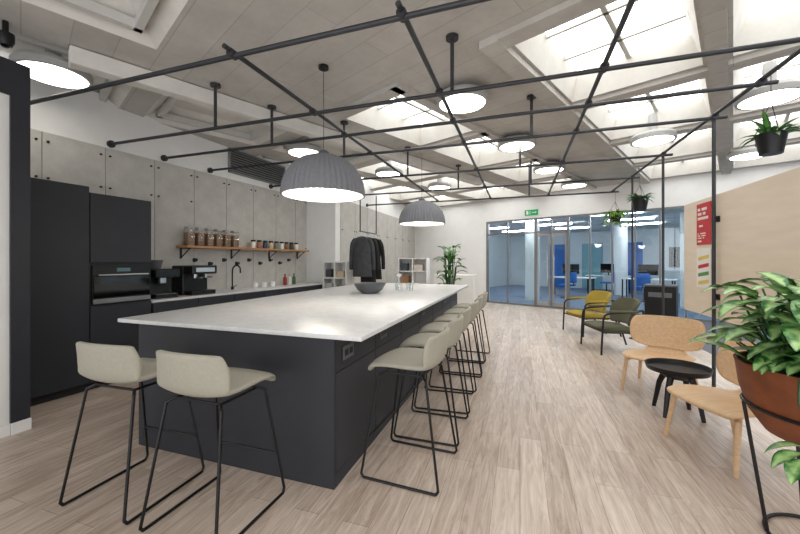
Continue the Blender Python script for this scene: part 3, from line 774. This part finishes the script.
hang((1.89, 8.5, 2.2), 2.865, M_leafC, 1, 'bright green trailing plant in a hanging pot', 1.3, 50)

# ------------------------------------------------------------------ clothes rail, jackets
r = thing('clothes_rail', 'black hanging clothes rail suspended from the pipe grid', 'clothes rail', (-3.05, 6.95, 0))
for yy in (-.42, .42): MB().tube([(0, yy, 2.84), (0, yy, 1.98), ], .012).done('dropper', M_black, r)
MB().tube([(0, -.44, 1.98), (0, .44, 1.98)], .012).done('bar', M_black, r)
def jacket(loc, rz, L, label, m):
    j = thing('jacket', label, 'jacket', loc, rz, 'hanging jackets')
    g = MB(); prof = [(0, .05, .035), (-.03, .13, .05), (-.08, .18, .055), (-.2, .19, .065), (-.45, .18, .07), (-L, .195, .08)]
    prev = None; n = 36
    for z, wx, wy in prof:
        ring = []
        for k in range(n):
            a = 2*math.pi*k/n; fo = 1+.06*math.sin(5*a+z*6)
            ring.append(g.bm.verts.new((wx*math.cos(a)*fo, wy*math.sin(a)*fo, z)))
        if prev:
            for k in range(n): g.face([prev[k], prev[(k+1) % n], ring[(k+1) % n], ring[k]])
        else: g.face(ring)
        prev = ring
    g.face(prev)
    g.done('body', m, j, smooth=80)
    for sx in (-1, 1):
        MB().tube(catmull([(sx*.13, 0, -.06), (sx*.195, 0, -.16), (sx*.225, .02, -.4), (sx*.23, .03, -.68)], 4), .052, n=14, r1=.04).done('sleeve', m, j, smooth=80)
    MB().tube(catmull([(0, 0, -.02), (0, 0, .04), (.025, 0, .07), (0, 0, .095), (-.025, 0, .075)], 4), .004, n=6).done('hanger_hook', M_steel, j)
    return j
jacket((-3.05, 6.62, 1.88), rad(14), .82, 'dark grey hooded jacket on a hanger on the rail', M_cloth2)
jacket((-3.05, 6.92, 1.88), rad(-14), .95, 'long black jacket on a hanger on the suspended rail', M_cloth)
jacket((-3.05, 7.22, 1.88), rad(-8), .90, 'black coat on a hanger on the suspended rail', M_cloth)

# ------------------------------------------------------------------ white cubby shelves
def cubby(loc, w, h, nx, nz, label, fill):
    c = thing('cube_shelf', label, 'shelf unit', loc)
    t = .025; g = MB()
    g.box(0, w, .33, .34, 0, h)
    for i in range(nx+1): x = (w-t)*i/nx; g.box(x, x+t, 0, .33, 0, h)
    for k in range(nz+1): z = (h-t)*k/nz; g.box(t, w-t, 0.001, .329, z, z+t)
    g.done('carcass', M_white, c)
    for (i, k, rgb, fw, fh) in fill:
        cw = (w-t)/nx; ch = (h-t)/nz
        b = MB().box(0, cw*fw, 0, .22, 0, ch*fh, bev=.008).done('storage_box', mat('sb%d%d%d' % rgb, rgb, .6), loc=(loc[0]+i*cw+t+.02, loc[1]+.05, loc[2]+k*ch+t+.001))
        tagt(b, 'small storage box in the white cube shelf', 'box', 'shelf boxes')
cubby((-3.97, 6.62, 0), .56, 1.37, 2, 4, 'white open cube shelf against the white pier', [(0, 3, (70, 70, 74), .5, .5), (1, 3, (200, 180, 150), .6, .4), (0, 2, (190, 190, 186), .6, .6), (1, 2, (90, 80, 70), .5, .5)])
cubby((-3.3, 9.6, 0), .85, 1.45, 2, 4, 'white open cube shelf near the far wall', [(0, 3, (60, 70, 80), .5, .6), (1, 3, (210, 200, 190), .6, .5), (0, 2, (150, 110, 80), .6, .6)])
e = thing('low_cabinet', 'low white cabinet near the far wall', 'cabinet', (-2.25, 9.6, 0))
MB().box(0, 1.1, 0, .42, .05, 1.0, bev=.004).done('body', M_white, e)
for i in range(2): MB().box(.01+i*.545, .54+i*.545, -.018, -.001, .06, .99, bev=.003).done('door', M_white, e)
MB().box(.03, 1.07, .03, .4, 0, .05).done('plinth', M_dark, e)
t = thing('potted_plant', 'tall dark green broad leaf plant in a white pot', 'plant', (-1.62, 8.6, 0))
MB().lathe([(0, 0), (.13, 0), (.17, .32), (.16, .32), (.15, .28), (0, .28)], n=32).done('pot', M_white, t)
st = MB(); g = MB(leaf=True)
for i in range(44):
    a = random.uniform(0, 6.28); h = random.uniform(.7, 1.75); r = random.uniform(.04, .12)+.05
    st.tube([(.02*math.cos(a), .02*math.sin(a), .28), (r*math.cos(a), r*math.sin(a), h)], .008, n=5)
    g.leaf((r*math.cos(a), r*math.sin(a), h), a, random.uniform(.2, 1.2), random.uniform(.2, .34), .08, 1.4)
st.done('stems', M_leafB, t); g.done('leaves', M_leafB, t, recalc=False, smooth=80)

# ------------------------------------------------------------------ office chair behind the board
c = thing('office_chair', 'black office chair on the grey carpet', 'chair', (3.3, 4.9, 0), rad(70))
MB().box(-.24, .24, -.24, .24, .44, .5, bev=.025, seg=3).done('seat', M_cloth, c)
MB().box(-.22, .22, -.29, -.24, .58, 1.0, bev=.022, seg=3).done('backrest', M_cloth, c)
MB().tube([(0, 0, .1), (0, 0, .44)], .03).tube([(0, -.2, .45), (0, -.28, .46), (0, -.29, .62)], .018).done('column', M_black, c)
for k in range(5):
    a = 2*math.pi*k/5
    MB().tube([(0, 0, .11), (.28*math.cos(a), .28*math.sin(a), .07)], .018).tube([(.28*math.cos(a), .28*math.sin(a)-.02, .03), (.28*math.cos(a), .28*math.sin(a)+.02, .03)], .03, n=12).done('castor_leg', M_black, c)

# ------------------------------------------------------------------ lights, world, camera
w = bpy.data.worlds.new('World'); scene.world = w; w.use_nodes = True
w.node_tree.nodes['Background'].inputs[0].default_value = (0.97, 0.98, 1.0, 1)
w.node_tree.nodes['Background'].inputs[1].default_value = 2.4

def pl(name, loc, e, r, col=(1, .95, .88)):
    l = bpy.data.lights.new(name, 'POINT'); l.energy = e; l.shadow_soft_size = r; l.color = col
    o = bpy.data.objects.new(name, l); o.location = loc; COL.objects.link(o)
pl('pendant_light', (-1.87, 3.14, 2.03), 6, .12); pl('pendant_light', (-1.66, 6.14, 2.03), 6, .12)

cam = bpy.data.cameras.new('Camera'); cam.sensor_width = 36; cam.lens = 16.0; cam.shift_y = -7/800; cam.clip_start = .05
co = bpy.data.objects.new('Camera', cam); COL.objects.link(co)
co.location = (0, 0, 1.4); co.rotation_euler = (rad(90), 0, rad(18.65))
scene.camera = co
scene.view_settings.view_transform = 'Standard'
scene.view_settings.look = 'None'
